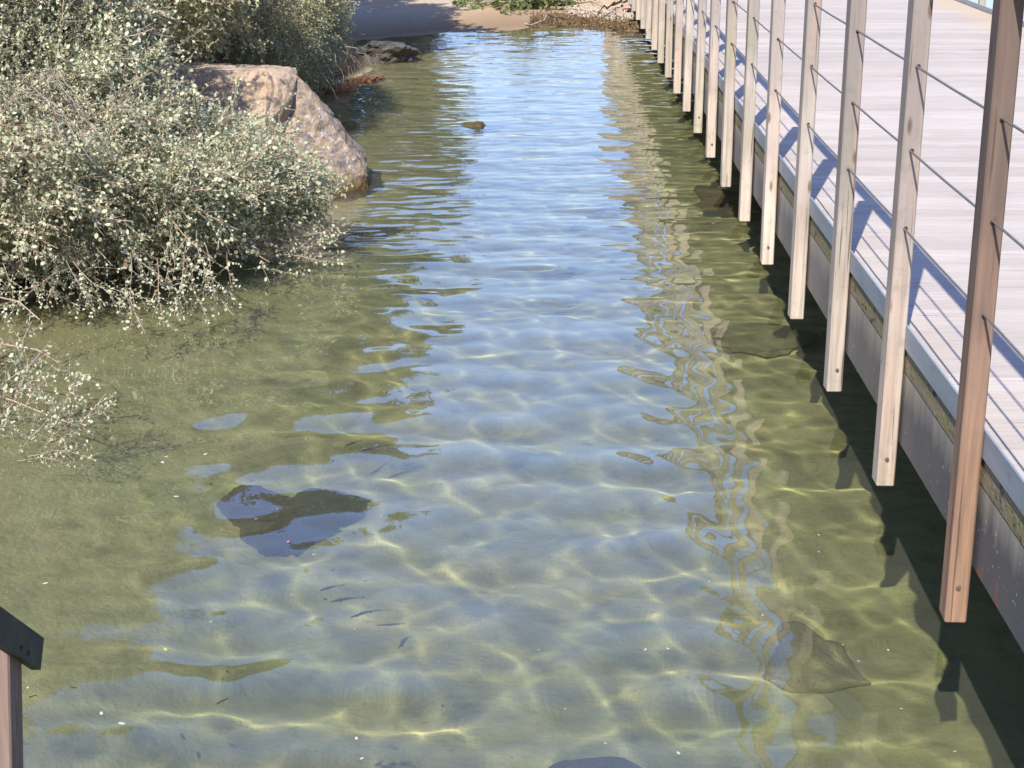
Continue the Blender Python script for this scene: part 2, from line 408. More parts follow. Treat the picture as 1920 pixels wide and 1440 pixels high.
for y in (6.6, 13.6, 20.6):
    for x in (2.3, 3.9):
        bm = bmesh.new(); tube(bm, [(x, y, -1.4), (x, y, .9)], .11, n=14); bpart('pile', bm, M['sunk_rock'])
# posts
ZP0, ZP1 = EYE-2.365, 2.452
def post_mesh():
    bm = bmesh.new(); box(bm, -.034, .034, -PD/2, PD/2, ZP0, ZP1, .005)
    es = [e for e in bm.edges if abs(e.verts[0].co.z-e.verts[1].co.z) > 1]
    bmesh.ops.subdivide_edges(bm, edges=es, cuts=14, use_grid_fill=True)
    return bm
pm = mesh_bm('post', post_mesh())
pmeshes = {}
for k, m in (('a', 'post'), ('b', 'post_pale'), ('c', 'post_brown')):
    me = pm.copy(); me.materials.append(M[m]); pmeshes[k] = me
bm = bmesh.new()
bmesh.ops.create_cone(bm, cap_ends=True, segments=12, radius1=.0085, radius2=.0075, depth=.006, matrix=Matrix.Rotation(math.pi/2, 4, 'X'))
bolt_me = mesh_bm('bolt', bm); bolt_me.materials.append(M['bolt'])
bm = bmesh.new()
bmesh.ops.create_cone(bm, cap_ends=True, segments=10, radius1=.0085, radius2=.006, depth=.008, matrix=Matrix.Rotation(math.pi/2, 4, 'X'))
fer_me = mesh_bm('cable_ferrule', bm); fer_me.materials.append(M['stick'])
CZ = (1.514, 1.800, 2.101)
for side, xc in ((0, 1.326), (1, 4.842)):
    for k in KS:
        key = 'a'
        if side == 0: key = {0: 'c', -1: 'c', 1: 'b', 4: 'b', 7: 'b'}.get(k, 'b' if k % 3 == 1 else 'a')
        o = bpy.data.objects.new('post', pmeshes[key]); COL.objects.link(o); o.parent = bridge
        yj = Y0+PD/2+STEP*k+rr.uniform(-.008, .008)
        o.location = (xc-1.3, yj-YB0, rr.uniform(-.008, .004))
        o.rotation_euler = (rr.uniform(-.003, .003), rr.uniform(-.004, .004), rr.uniform(-.03, .03))
        if side == 0 and k == 0: tag(o, 'dark brown post, nearest in the row, orange at its foot')
        if side == 0 and k == 1: tag(o, 'pale pinkish post second from the camera')
        if side == 0 and k < 14:
            for z in ((ZP0+rr.uniform(.09, .14),) if k in (0, 1, 2, 4, 7, 8) else ()):
                b = bpy.data.objects.new('bolt', bolt_me); COL.objects.link(b); b.parent = o; b.location = (rr.uniform(-.003, .006), -PD/2-.003, z)
            for z in CZ:
                b = bpy.data.objects.new('cable_ferrule', fer_me); COL.objects.link(b); b.parent = o; b.location = (0, -PD/2-.001, z)
for side, xc in ((0, 1.326), (1, 4.842)):
    for z in CZ:
        bm = bmesh.new(); pts = []
        for k in range(-4, 27):
            yy = Y0+PD/2+STEP*k; pts += [(xc, yy, z), (xc, yy+STEP/2, z-.002)]
        tube(bm, pts, .0042, n=6); bpart('cable', bm, M['cable'])
    xi = xc-.006 if side == 0 else xc-.046
    bm = bmesh.new(); y = YB0
    while y < YB1: box(bm, xi, xi+.052, y, min(y+3.48, YB1), 2.462, 2.502, .004); y += 3.4875
    bpart('handrail', bm, M['post_pale'])

# ---------------------------------------------------------------- the railing end in the lower left corner
XR = -1.075
pa = atx(20, 1300, XR); pb = atx(47, 1300, XR)
q = empty('railing_end', (XR-.04, pa.y, 0)); tag(q, 'weathered pink post carrying a dark sloping rail board, cut off by the lower left corner', 'railing')
def rpart(name, bm, mat):
    o = link(name, mesh_bm(name, bm), mat, q); o.matrix_parent_inverse = Matrix.Translation(q.location).inverted(); return o
e0 = atx(62, 1226, XR); e1 = atx(0, 1184, XR)
d = (e1-e0).normalized(); up = Vector((0, -d.z, d.y))
if up.z < 0: up = -up
zt = e0.z
bm = bmesh.new(); box(bm, XR-.075, XR-.001, pa.y, pb.y, -.95, e0.z+d.z/d.y*((pa.y+pb.y)/2-e0.y)+.02, .004)
for v in bm.verts: v.co.x += (v.co.z-zt)*.075
pz = rpart('post', bm, M['post_dark'])
bm = bmesh.new()
A = e0; B = e0+d*1.1; hh = .034
vs = []
for P in (A, B):
    for sx, sz in ((0, -hh), (.02, -hh), (.02, hh), (0, hh)): vs.append(bm.verts.new(P+Vector((sx, 0, 0))+up*sz))
for k in range(4): bm.faces.new((vs[k], vs[(k+1) % 4], vs[4+(k+1) % 4], vs[4+k]))
bm.faces.new(vs[3::-1]); bm.faces.new(vs[4:]); bmesh.ops.recalc_face_normals(bm, faces=bm.faces)
rpart('rail_board', bm, M['board_dark'])
for px, py in ((54, 1224), (40, 1214)):
    p = atx(px, py, XR+.021); bm = bmesh.new()
    bmesh.ops.create_cone(bm, cap_ends=True, segments=12, radius1=.006, radius2=.005, depth=.004, matrix=Matrix.Translation(p) @ Matrix.Rotation(math.pi/2, 4, 'Y'))
    rpart('bolt', bm, M['stick'])

# ---------------------------------------------------------------- rocks
def finish_rock(name, bm, mat, disp, seed, cuts=3, smooth=2, sc=3.):
    bmesh.ops.triangulate(bm, faces=bm.faces)
    for c in range(cuts):
        bmesh.ops.subdivide_edges(bm, edges=bm.edges, cuts=1, use_grid_fill=True)
        if c == 1: bmesh.ops.smooth_vert(bm, verts=bm.verts, factor=.5 if smooth else .22, use_axis_x=True, use_axis_y=True, use_axis_z=True)
    for c in range(smooth): bmesh.ops.smooth_vert(bm, verts=bm.verts, factor=.5, use_axis_x=True, use_axis_y=True, use_axis_z=True)
    bm.normal_update()
    for v in bm.verts:
        p = v.co*sc+Vector((seed*7.3, seed*1.7, 0))
        n = mn.fractal(p, .9, 2.1, 5)+.5*abs(mn.noise(p*2.2))
        if not smooth: n += .35*mn.fractal(p*3.5, 1., 2., 4)-1.2*max(0, .12-abs(mn.noise(p*.8+Vector((3, 1, 2)))))*4
        v.co += v.normal*disp*n
    return mesh_bm(name, bm)
def hull(bm, pts):
    vs = [bm.verts.new(p) for p in pts]; r = bmesh.ops.convex_hull(bm, input=vs)
    junk = [v for v in vs if not v.link_faces]
    if junk: bmesh.ops.delete(bm, geom=junk, context='VERTS')
def blob_rock(seed, n=16):
    r = np.random.RandomState(seed); p = r.normal(size=(n, 3)); p /= np.linalg.norm(p, axis=1)[:, None]; return p
def rock(name, loc, dims, seed, mat, label, rz=0, disp=.06, cat='rock', group=None):
    bm = bmesh.new(); hull(bm, [Vector(p) for p in blob_rock(seed)])
    bmesh.ops.scale(bm, verts=bm.verts, vec=(.5, .5, .5))
    me = finish_rock(name, bm, mat, disp, seed, 3, 1, 3.)
    me.transform(Matrix.Diagonal((*dims, 1)))
    o = link(name, me, mat); o.location = loc; o.rotation_euler.z = rz
    o.cycles.is_caustics_receiver = True
    return tag(o, label, cat, group)
bo = tag(empty('boulder', (-2.4, 14.3, 0)), 'large tan and grey boulder at the water edge, half covered by the shrub', 'boulder')
bm = bmesh.new()
hull(bm, [(-3.4, 14.0, 1.02), (-2.75, 13.93, 1.06), (-2.30, 13.98, 1.03), (-2.10, 14.2, .95), (-2.12, 14.06, .82), (-2.28, 13.72, .62), (-2.42, 13.66, .42), (-2.75, 13.62, .3), (-2.75, 13.6, -.4), (-3.6, 13.6, -.4),
          (-3.5, 15.1, .98), (-2.2, 15.1, .92), (-2.1, 15.1, -.4), (-2.35, 14.0, .3), (-2.35, 14.0, -.4)])
me = finish_rock('upper_block', bm, M['boulder'], .022, 3, 5, 0, 2.6)
o = link('upper_block', me, M['boulder'], bo); o.matrix_parent_inverse = Matrix.Translation(bo.location).inverted()
bm = bmesh.new()
hull(bm, [(-2.30, 14.22, .80), (-2.10, 14.26, .98), (-1.94, 14.3, .76), (-1.66, 14.25, .36), (-1.50, 14.25, .10), (-1.47, 14.3, -.4), (-1.60, 13.96, -.4), (-2.55, 13.70, -.4), (-2.6, 13.82, .34), (-2.38, 13.98, .50), (-1.72, 14.0, .10),
          (-2.1, 14.9, .8), (-1.6, 14.9, .2), (-1.6, 14.9, -.4), (-2.6, 14.9, -.4), (-2.6, 14.9, .7)])
me = finish_rock('lower_slab', bm, M['boulder_low'], .022, 8, 5, 0, 3.4)
o = link('lower_slab', me, M['boulder_low'], bo); o.matrix_parent_inverse = Matrix.Translation(bo.location).inverted()

p = at(885, 238); rock('rock', (p.x, p.y+.1, -.06), (.40, .4, .26), 4, M['moss_rock'], 'small mossy rock just breaking the surface in mid channel', 0, .09)
bm = bmesh.new(); zt_ = -.07
P5 = [at(px, py, zt_) for px, py in ((425, 958), (470, 928), (535, 912), (600, 938), (648, 968), (585, 1000), (545, 1020), (478, 1016))]
c5 = at(530, 950, zt_); P5 = [c5+(p_-c5)*.74 for p_ in P5]
hull(bm, [p_+Vector((0, 0, .03*math.sin(i*2.1))) for i, p_ in enumerate(P5)]+[Vector((c5.x+(p_.x-c5.x)*.9, c5.y+(p_.y-c5.y)*.8+.03, -.15)) for p_ in P5]+[Vector((c5.x+(p_.x-c5.x)*.45, c5.y+(p_.y-c5.y)*.35+.22, -.98)) for p_ in P5])
me = finish_rock('rock', bm, M['dark_rock'], .022, 12, 4, 0, 7.)
c5 = at(535, 966, -.07); me.transform(Matrix.Translation(-c5)); o = link('rock', me, M['dark_rock']); o.location = c5+Vector((-.12, 0, 0)); o.cycles.is_caustics_receiver = True
tag(o, 'dark flat topped rock lying under water in the left foreground', 'rock')
p = at(735, 118); rock('rock', (p.x-.1, p.y+.2, .0), (1.2, 1.2, .55), 21, M['dark_rock'], 'black wet rock jutting from the far left bank', .5, .1)
p = at(690, 150); rock('rock', (p.x-.1, p.y+.1, -.03), (.75, .6, .26), 22, M['rust_rock'], 'reddish brown rock low in the water before the black wet rock', -.2, .1)
p = at(655, 172); rock('rock', (p.x-.08, p.y+.08, .02), (.34, .3, .16), 23, M['orange_rock'], 'small bright orange rock at the far left bank', .2, .08)
p = at(612, 178); rock('rock', (p.x-.15, p.y+.15, .02), (.5, .5, .34), 24, M['rust_rock'], 'dull brown rock against the bank behind the boulder', .2, .1)
p = at(625, 130); rock('rock', (p.x-.2, p.y+.2, .1), (.9, .8, .6), 25, M['dark_rock'], 'dark rounded rock under the overhanging twigs on the far bank', 1.2, .1)
p = at(690, 430); rock('rock', (p.x, p.y+.2, -.30), (.9, .5, .3), 31, M['brown_sunk'], 'brown sunken rock between the shrub tip and the channel', .1, .06)
p = at(640, 235); rock('rock', (p.x, p.y+.1, -.16), (.9, .5, .22), 32, M['rust_rock'], 'rusty sunken rock behind the big boulder', .1, .06)
p = at(1345, 375); rock('rock', (p.x+.15, p.y+.45, -.42), (.9, 1.3, .5), 33, M['brown_sunk'], 'brown sunken rock beside the footbridge in the middle distance', .3, .07)
p = at(1430, 620); rock('rock', (p.x+.1, p.y+.6, -.86), (.7, .8, .34), 34, M['sunk_rock'], 'dark green sunken rock beside the fourth bridge post', .8, .07)
p = at(1610, 1200); rock('rock', (p.x-.04, p.y+.6, -.985), (.66, .6, .30), 35, M['sunk_rock'], 'green weedy sunken rock below the nearest bridge post', .6, .05)
p = at(1110, 1475); rock('rock', (p.x+.05, p.y+.4, -.62), (.6, .5, .3), 36, M['dark_rock'], 'dark sunken rock at the bottom edge of the picture', .1, .05)
p = at(1082, 6); rock('stone', (p.x, p.y, .27), (.20, .16, .16), 41, M['redstone'], 'small red stone on the far beach', .1, .05, 'stone')
p = at(1176, 35); rock('rock', (p.x, p.y+.3, .04), (.5, .6, .28), 42, M['rust_rock'], 'tan brown rock beside the far end of the bridge posts', .4, .08)

# ---------------------------------------------------------------- foliage
def rotmat(Zd, roll, up=None):
    """(n,3) directions -> (n,3,3) frames whose third column is the direction"""
    Zd = Zd/np.linalg.norm(Zd, axis=1)[:, None]
    a = np.where(np.abs(Zd[:, 2:3]) < .9, np.array([[0, 0, 1.]]), np.array([[1., 0, 0]]))
    Xd = np.cross(a, Zd); Xd /= np.linalg.norm(Xd, axis=1)[:, None]; Yd = np.cross(Zd, Xd)
    c, s = np.cos(roll)[:, None], np.sin(roll)[:, None]
    return np.stack([Xd*c+Yd*s, -Xd*s+Yd*c, Zd], -1)
LQ = np.array([(0, 0, 0), (.32, -.04, .38), (.26, .02, .8), (0, .06, 1.), (-.26, .02, .8), (-.32, -.04, .38)])
def twig_template(seed, n_side=8, per=7, leaf=.05, bare=0.):
    """unit-length twig along +z; returns leaf verts/faces (hexagons) and stem verts/quads"""
    r = np.random.RandomState(seed); LP, LD, segs = [], [], []
    bend = r.normal(0, .26, 2)
    def axis_pt(t): return np.array([bend[0]*t*t+.03*math.sin(7*t+seed), bend[1]*t*t+.03*math.cos(6*t), t])
    ts = np.linspace(0, 1, 6); pts = [axis_pt(t) for t in ts]
    for a, b in zip(pts, pts[1:]): segs.append((a, b, .008))
    for i in range(n_side):
        t = .12+.85*(i+r.rand()*.6)/n_side; base = axis_pt(t); th = i*2.4+r.rand(); ln = (.22+.22*r.rand())*(1.15-t*.7)
        dr = np.array([math.cos(th), math.sin(th), .75+.3*r.normal()]); dr /= np.linalg.norm(dr)
        mid = base+dr*ln*.5+r.normal(0, .012, 3); tip = mid+(dr+np.array([0, 0, .35])+r.normal(0, .25, 3))*ln*.5
        segs += [(base, mid, .0045), (mid, tip, .0034)]
        for j in range(per):
            if r.rand() < bare: continue
            s = (j+.7)/per; q = base+(mid-base)*min(s*2, 1)+(tip-mid)*max(s*2-1, 0)
            LP.append(q+r.normal(0, .012, 3)); LD.append(dr*.6+r.normal(0, .75, 3))
    for j in range(int(n_side*1.5)):
        if r.rand() < bare: continue
        t = .15+.85*r.rand(); LP.append(axis_pt(t)+r.normal(0, .01, 3)); LD.append(np.array([0, 0, .5])+r.normal(0, .8, 3))
    LP, LD = np.array(LP), np.array(LD); R = rotmat(LD, r.rand(len(LD))*6.28)
    sz = leaf*(.65+.7*r.rand(len(LP)))
    V = LP[:, None, :]+np.einsum('nij,kj->nki', R, LQ)*sz[:, None, None]
    SV, SF = [], []
    for a, b, w in segs:
        dz = (b-a)/np.linalg.norm(b-a); fr = rotmat(dz[None], np.array([r.rand()*6]))[0]
        ring = [fr @ np.array([w*math.cos(c), w*math.sin(c), 0]) for c in (0, 2.094, 4.189)]
        i0 = len(SV); SV += [a+q for q in ring]+[b+q*.85 for q in ring]
        SF += [(i0, i0+1, i0+4, i0+3), (i0+1, i0+2, i0+5, i0+4), (i0+2, i0, i0+3, i0+5)]
    return V.reshape(-1, 3), len(LP), np.array(SV), np.array(SF)
def scatter_twigs(P, D, Ls, templates, seed):
    r = np.random.RandomState(seed); n = len(P); which = r.randint(0, len(templates), n)
    LV, SV, SF = [], [], []; base = 0
    for k, (lv, nl, sv, sf) in enumerate(templates):
        i = np.where(which == k)[0]
        if not len(i): continue
        R = rotmat(D[i], r.rand(len(i))*6.28)
        LV.append((np.einsum('nij,kj->nki', R, lv)*Ls[i][:, None, None]+P[i][:, None, :]).reshape(-1, 3))
        s = np.einsum('nij,kj->nki', R, sv)*Ls[i][:, None, None]+P[i][:, None, :]
        SV.append(s.reshape(-1, 3)); SF.append((sf[None]+(np.arange(len(i))*len(sv))[:, None, None]+base).reshape(-1, 4)); base += len(i)*len(sv)
    LV = np.concatenate(LV); LF = np.arange(len(LV)).reshape(-1, 6)
    return LV, LF, np.concatenate(SV), np.concatenate(SF)
def blob_points(blobs, dens, seed, floor=.06, view_bias=True, gap=.0, holes=0):
    """points near the surface of a union of ellipsoids + outward directions"""
    r = np.random.RandomState(seed); PP, DD = [], []
    for bi, (cx, cy, cz, rx, ry, rz) in enumerate(blobs):
        area = 4*math.pi*((rx*ry)**1.6/3+(rx*rz)**1.6/3+(ry*rz)**1.6/3)**(1/1.6); n = int(area*dens)
        u = r.normal(size=(n, 3)); u /= np.linalg.norm(u, axis=1)[:, None]
        sc = 1-.42*r.rand(n)**2
        P = np.array([cx, cy, cz])+u*np.array([rx, ry, rz])*sc[:, None]
        lump = fbm(P[:, 0]*1.0+P[:, 2]*1.3, P[:, 1]+P[:, 2]*.6, 31, 4.2, 3)
        P = np.array([cx, cy, cz])+(P-np.array([cx, cy, cz]))*(1+.15*lump)[:, None]
        N = u/np.array([rx, ry, rz]); N /= np.linalg.norm(N, axis=1)[:, None]
        keep = P[:, 2] > floor
        for bj, (ax, ay, az, bx_, by_, bz_) in enumerate(blobs):
            if bj != bi: keep &= (((P-np.array([ax, ay, az]))/np.array([bx_, by_, bz_])*1.35)**2).sum(1) > 1
        if view_bias:
            tocam = np.array([0, 0, EYE])-P; tocam /= np.linalg.norm(tocam, axis=1)[:, None]
            back = (N*tocam).sum(1) < -.25; keep &= ~(back & (r.rand(n) < .6))
        if gap: keep &= (lump > -gap) | (r.rand(n) < .3)
        PP.append(P[keep]); DD.append(N[keep])
    PP, DD = np.concatenate(PP), np.concatenate(DD)
    if holes:                                  # hollows where one looks into the dark inside
        tc = np.array([0, 0, EYE])-PP; front = np.where((DD*tc).sum(1) > 0)[0]
        hr = np.random.RandomState(len(blobs)*13+5); ok = np.ones(len(PP), bool)
        for c in PP[hr.choice(front, holes)]: 
            e = hr.uniform(.13, .25); ok &= (((PP-c)/np.array([1.5*e, 1.6*e, e]))**2).sum(1) > 1
        PP, DD = PP[ok], DD[ok]
    return PP, DD
def foliage(name, blobs, dens, L, templates, seed, leafm, twigm, droop=0., label='', cat='shrub', extra=None, stems=None, group=None, floor=.06, gap=.35, whips=0, holes=0):
    cx, cy = blobs[0][0], blobs[0][1]; root = tag(empty(name, (cx, cy, 0)), label, cat, group)
    P, N = blob_points(blobs, dens, seed, floor, gap=gap, holes=holes); r = np.random.RandomState(seed+1); n = len(P)
    D = N*.8+r.normal(0, .45, (n, 3))+np.array([.12, -.05, .30-droop]); Ls = L*(.6+.8*r.rand(n))
    D /= np.linalg.norm(D, axis=1)[:, None]
    low = P[:, 2]+D[:, 2]*Ls < .03; D[low, 2] = np.abs(D[low, 2])*.3+.05
    P = P-D*Ls[:, None]*.55
    P[:, 2] = np.maximum(P[:, 2], .03)
    if whips:
        Pw, Nw = blob_points(blobs, whips*.8, seed+50, floor+.25); nw = len(Pw)
        Dw = Nw*.7+r.normal(0, .45, (nw, 3))+np.array([.35, -.25, .05-droop]); Lw = .35+.35*r.rand(nw); Dw /= np.linalg.norm(Dw, axis=1)[:, None]
        Pw = Pw-Dw*Lw[:, None]*.35; Dw[Pw[:, 2]+Dw[:, 2]*Lw < .04, 2] = .05
        W4 = scatter_twigs(Pw, Dw, Lw, T_WHIP, seed+9)
    else: W4 = None
    if extra is not None:
        k = 1; Pe = np.repeat(extra[0], k, 0)+r.normal(0, .03, (len(extra[0])*k, 3)); De = np.repeat(extra[1], k, 0)+r.normal(0, .10, (len(extra[0])*k, 3)); Le = np.repeat(extra[2], k)*(.85+.3*r.rand(len(extra[0])*k))
        Pe[:, 2] = np.maximum(Pe[:, 2], .02); E4 = scatter_twigs(Pe, De, Le, T_WHIP, seed+19)
        W4 = E4 if W4 is None else (np.concatenate([W4[0], E4[0]]), np.concatenate([W4[1], E4[1]+len(W4[0])]), np.concatenate([W4[2], E4[2]]), np.concatenate([W4[3], E4[3]+len(W4[2])]))
    LV, LF, SV, SF = scatter_twigs(P, D, Ls, templates, seed+2)
    if W4:
        LF = np.concatenate([LF, W4[1]+len(LV)]); LV = np.concatenate([LV, W4[0]]); SF = np.concatenate([SF, W4[3]+len(SV)]); SV = np.concatenate([SV, W4[2]])
    T = Matrix.Translation(root.location).inverted()
    for nm, V, F, m in (('leaves', LV, LF, leafm), ('twigs', SV, SF, twigm)):
        o = link(nm, mesh_np(nm, V, F), m, root); o.matrix_parent_inverse = T
    if stems:
        bm = bmesh.new()
        for pts, r0, r1 in stems: tube(bm, pts, r0, r1, 6)
        o = link('trunk' if cat == 'tree' else 'stems', mesh_bm('stems', bm), M['bark'] if cat == 'tree' else twigm, root); o.matrix_parent_inverse = T
    return root
def arc(a, b, sag, n=6, jit=.03, seed=0):
    r = np.random.RandomState(seed); a = np.array(a, float); b = np.array(b, float)
    return [tuple(a+(b-a)*t+np.array([0, 0, sag*4*t*(1-t)])+(r.normal(0, jit, 3) if 0 < t < 1 else 0)) for t in np.linspace(0, 1, n)]
def main_stems(base, blobs, seed, n=14, r0=.018):
    r = np.random.RandomState(seed); out = []
    for i in range(n):
        b = blobs[r.randint(len(blobs))]; u = r.normal(size=3); u /= np.linalg.norm(u)
        e = np.array(b[:3])+u*np.array(b[3:])*.8; e[2] = max(e[2], .1)
        s = np.array(base)+np.append(r.normal(0, .25, 2), 0)
        out.append((arc(s, e, .15, 7, .05, seed+i), r0*(.6+.7*r.rand()), .004))
    return out
T_MAIN = [twig_template(i, 9, 7, .060) for i in range(6)]
T_DRY = [twig_template(20+i, 8, 6, .055, .35) for i in range(5)]
def whip_template(seed, leaf=.046):
    return twig_template(seed, 12, 5, leaf)
T_WHIP = [whip_template(60+i) for i in range(4)]
T_TREE = [twig_template(40+i, 7, 6, .11) for i in range(4)]

# sprays that stick out: (image point of tip, height there, length, direction)
def sprays(lst):
    P, D, L = [], [], []
    for px, py, h, ln, dx, dy, dz in lst:
        tip = np.array(at(px, py, h)); d = np.array([dx, dy, dz], float); d /= np.linalg.norm(d)
        P.append(tip-d*ln); D.append(d); L.append(ln)
    return np.array(P), np.array(D), np.array(L)
B1 = [(-3.75, 11.2, .95, 1.25, 1.25, .95), (-2.65, 11.75, .52, .80, .85, .46), (-2.02, 12.1, .36, .42, .45, .22),
      (-4.2, 11.6, 2.35, 1.35, 1.3, 1.05), (-3.75, 12.3, 1.3, .60, .85, .55), (-2.8, 10.75, .72, .60, .50, .30),
      (-3.8, 10.0, 1.0, .75, .5, .42), (-3.25, 10.2, .86, .5, .45, .32), (-2.5, 11.2, .62, .45, .45, .26)]
RH = np.random.RandomState(77)
ex = sprays([(650, 458, .12, .5, 1, .1, .05), (635, 470, .12, .45, 1, -.1, .1), (610, 400, .28, .45, .8, .1, .5), (600, 360, .42, .4, .6, .1, .7),
             (575, 500, .06, .45, .9, -.2, -.1), (560, 330, .6, .45, .5, .1, .8), (585, 350, .5, .45, .6, .1, .7), (450, 580, .03, .4, .2, -.1, -.9),
             (400, 590, .05, .45, .15, -.2, -.9), (355, 605, .03, .4, .1, -.2, -.9), (520, 490, .1, .5, .5, -.1, -.6), (610, 455, .15, .4, .9, 0, .1),
             (625, 440, .2, .4, .9, 0, .2), (590, 300, .62, .35, .4, .1, .9), (540, 290, .7, .4, .2, .1, .9), *[(float(a), float(b), float(c), float(d_), float(e), -.25, float(g)) for a, b, c, d_, e, g in zip(RH.uniform(-10, 440, 44), RH.uniform(470, 612, 44), RH.uniform(.03, .30, 44), RH.uniform(.3, .5, 44), RH.uniform(-.2, .6, 44), RH.uniform(-1, -.1, 44))], (500, 330, .6, .4, .5, .1, .6), (470, 250, .95, .4, .4, .1, .8)])
SH1 = foliage('shrub', B1, 185, .30, T_MAIN, 100, M['leaf'], M['twig'], .1, 'big silvery green shrub filling the left side and leaning out over the water', 'shrub', ex,
        main_stems((-3.6, 11.3, .15), B1, 5, 26), gap=.0, whips=48, holes=60)
B2 = [(-3.9, 14.9, 1.9, 1.3, 1.1, 1.0), (-3.9, 14.5, 1.55, .55, .6, .42), (-3.7, 13.6, 1.4, .6, .6, .6), (-4.6, 14.5, 2.9, 1.3, 1.2, .9)]
foliage('shrub', B2, 170, .32, T_MAIN, 200, M['leaf_dry'], M['twig'], .0, 'olive tinted shrub rising behind and above the boulder', 'shrub', None,
        main_stems((-3.8, 14.8, .3), B2, 6, 16), gap=.05, whips=34, holes=30)
B3 = [(-3.05, 17.6, 1.35, .95, 1.1, .62), (-3.7, 18.0, 2.1, 1.2, 1.2, .9), (-2.7, 16.8, 1.15, .5, .5, .35), (-2.75, 18.9, .75, .5, 1.2, .5)]
ex = sprays([(650, 30, 1.0, .5, .8, 0, -.4), (640, 60, .9, .5, .6, 0, -.7), (600, 110, .7, .5, .4, 0, -.9), (560, 130, .7, .5, .3, -.1, -.9), (655, 10, 1.2, .5, .9, 0, .1),
             (620, 80, .85, .5, .6, 0, -.8), (585, 100, .8, .5, .5, -.1, -.8), (630, 40, 1.0, .5, .8, 0, -.5), (645, 80, .7, .4, .2, 0, -1), (540, 125, .8, .4, .3, -.1, -.9)]*2)
SH3 = foliage('shrub', B3, 150, .34, T_DRY, 300, M['leaf_dry'], M['twig_grey'], .45, 'dry twiggy shrub drooping over the dark bank beyond the boulder', 'shrub', ex,
        main_stems((-3.4, 17.6, .4), B3, 7, 30, .012))
# low sprigs standing in the water at the left edge
ex = sprays([(60, 660, .35, .5, .4, 0, .8), (120, 690, .3, .45, .8, -.1, .3), (100, 640, .45, .5, .5, 0, .7), (30, 720, .2, .5, .9, -.3, -.1), (155, 730, .25, .35, .3, 0, .9),
             (200, 790, .12, .4, .8, -.1, .5), (165, 800, .1, .35, .5, 0, .8), (60, 780, .15, .35, .3, 0, .9), (90, 850, .04, .35, .4, -.2, .6), (20, 760, .15, .4, .4, 0, .8),
             (130, 760, .18, .3, .2, 0, 1), (50, 830, .06, .35, .7, -.2, .4), (190, 845, .04, .35, 1, 0, .12), (230, 830, .03, .35, 1, 0, .1), (10, 690, .3, .5, .6, 0, .5), (140, 860, .03, .3, 1, -.1, .15)])
foliage('shrub', [(-3.5, 8.6, .25, .35, .5, .25)], 60, .3, T_DRY[:3]+T_MAIN[:1], 400, M['leaf'], M['twig'], .0, 'sparse leafy sprigs rising from the water at the left edge, below the big shrub', 'shrub', ex,
        [(arc((-3.5, 8.8, .05), tuple(at(110, 680, .3)), .12, 7, .02, 3), .010, .003), (arc((-3.4, 8.4, .05), tuple(at(150, 800, .1)), .08, 7, .02, 4), .008, .003), (arc((-3.5, 9.0, .3), tuple(at(75, 600, .5)), .1, 7, .02, 9), .008, .003)], floor=.03)
B5 = [(-4.3, 33.5, .9, 1.8, 1.2, .8), (-3.0, 33.8, .7, .9, .8, .5)]
foliage('shrub', B5, 60, .5, T_TREE, 500, M['leaf_tree'], M['twig'], 0, 'low dark green shrub at the back of the far beach', 'shrub', None, main_stems((-4, 33.5, .2), B5, 8, 6))
# taller trees of the left bank, above the frame: they shade the beach and stand mirrored in the water
BT1 = [(-4.2, 21.2, 4.3, 1.8, 1.7, 1.3), (-3.1, 22.2, 4.0, 1.2, 1.4, 1.0), (-5.6, 19.5, 3.9, 1.6, 1.6, 1.3), (-4.2, 24.2, 4.2, 1.5, 1.6, 1.2), (-5.5, 27.0, 4.3, 1.5, 1.8, 1.2)]
foliage('tree', BT1, 36, .7, T_TREE, 600, M['leaf_tree'], M['twig'], 0, 'dense dark tree standing on the left bank behind the dry shrub', 'tree', None,
        [(arc((-4.9, 20.6, .2), (-4.2, 21.2, 4.3), 0, 6, .06, 1), .16, .05)]+main_stems((-4.6, 20.8, 1.8), BT1, 9, 10, .05))
BT2 = [(-4.1, 35.6, 3.2, 2.4, 1.8, 2.2), (-6.0, 36, 4.6, 2.4, 2.0, 2.2)]
foliage('tree', BT2, 22, .8, T_TREE, 700, M['leaf_tree'], M['twig'], 0, 'broad dark tree at the far left end of the beach', 'tree', None,
        [(arc((-4.8, 35.8, .2), (-4.6, 35.8, 3.6), 0, 6, .08, 2), .18, .06)]+main_stems((-4.7, 35.8, 1.5), BT2, 10, 8, .05))
BT3 = [(-6.2, 12.5, 3.4, 1.7, 1.8, 1.5), (-7.0, 10.2, 3.0, 1.8, 1.7, 1.5)]
foliage('tree', BT3, 30, .7, T_TREE, 800, M['leaf_tree'], M['twig'], 0, 'dark tree rising behind the big silvery shrub', 'tree', None,
        [(arc((-6.6, 11.8, .3), (-6.4, 12.0, 3.4), 0, 6, .08, 2), .14, .05)]+main_stems((-6.5, 11.8, 1.4), BT3, 11, 8, .05))

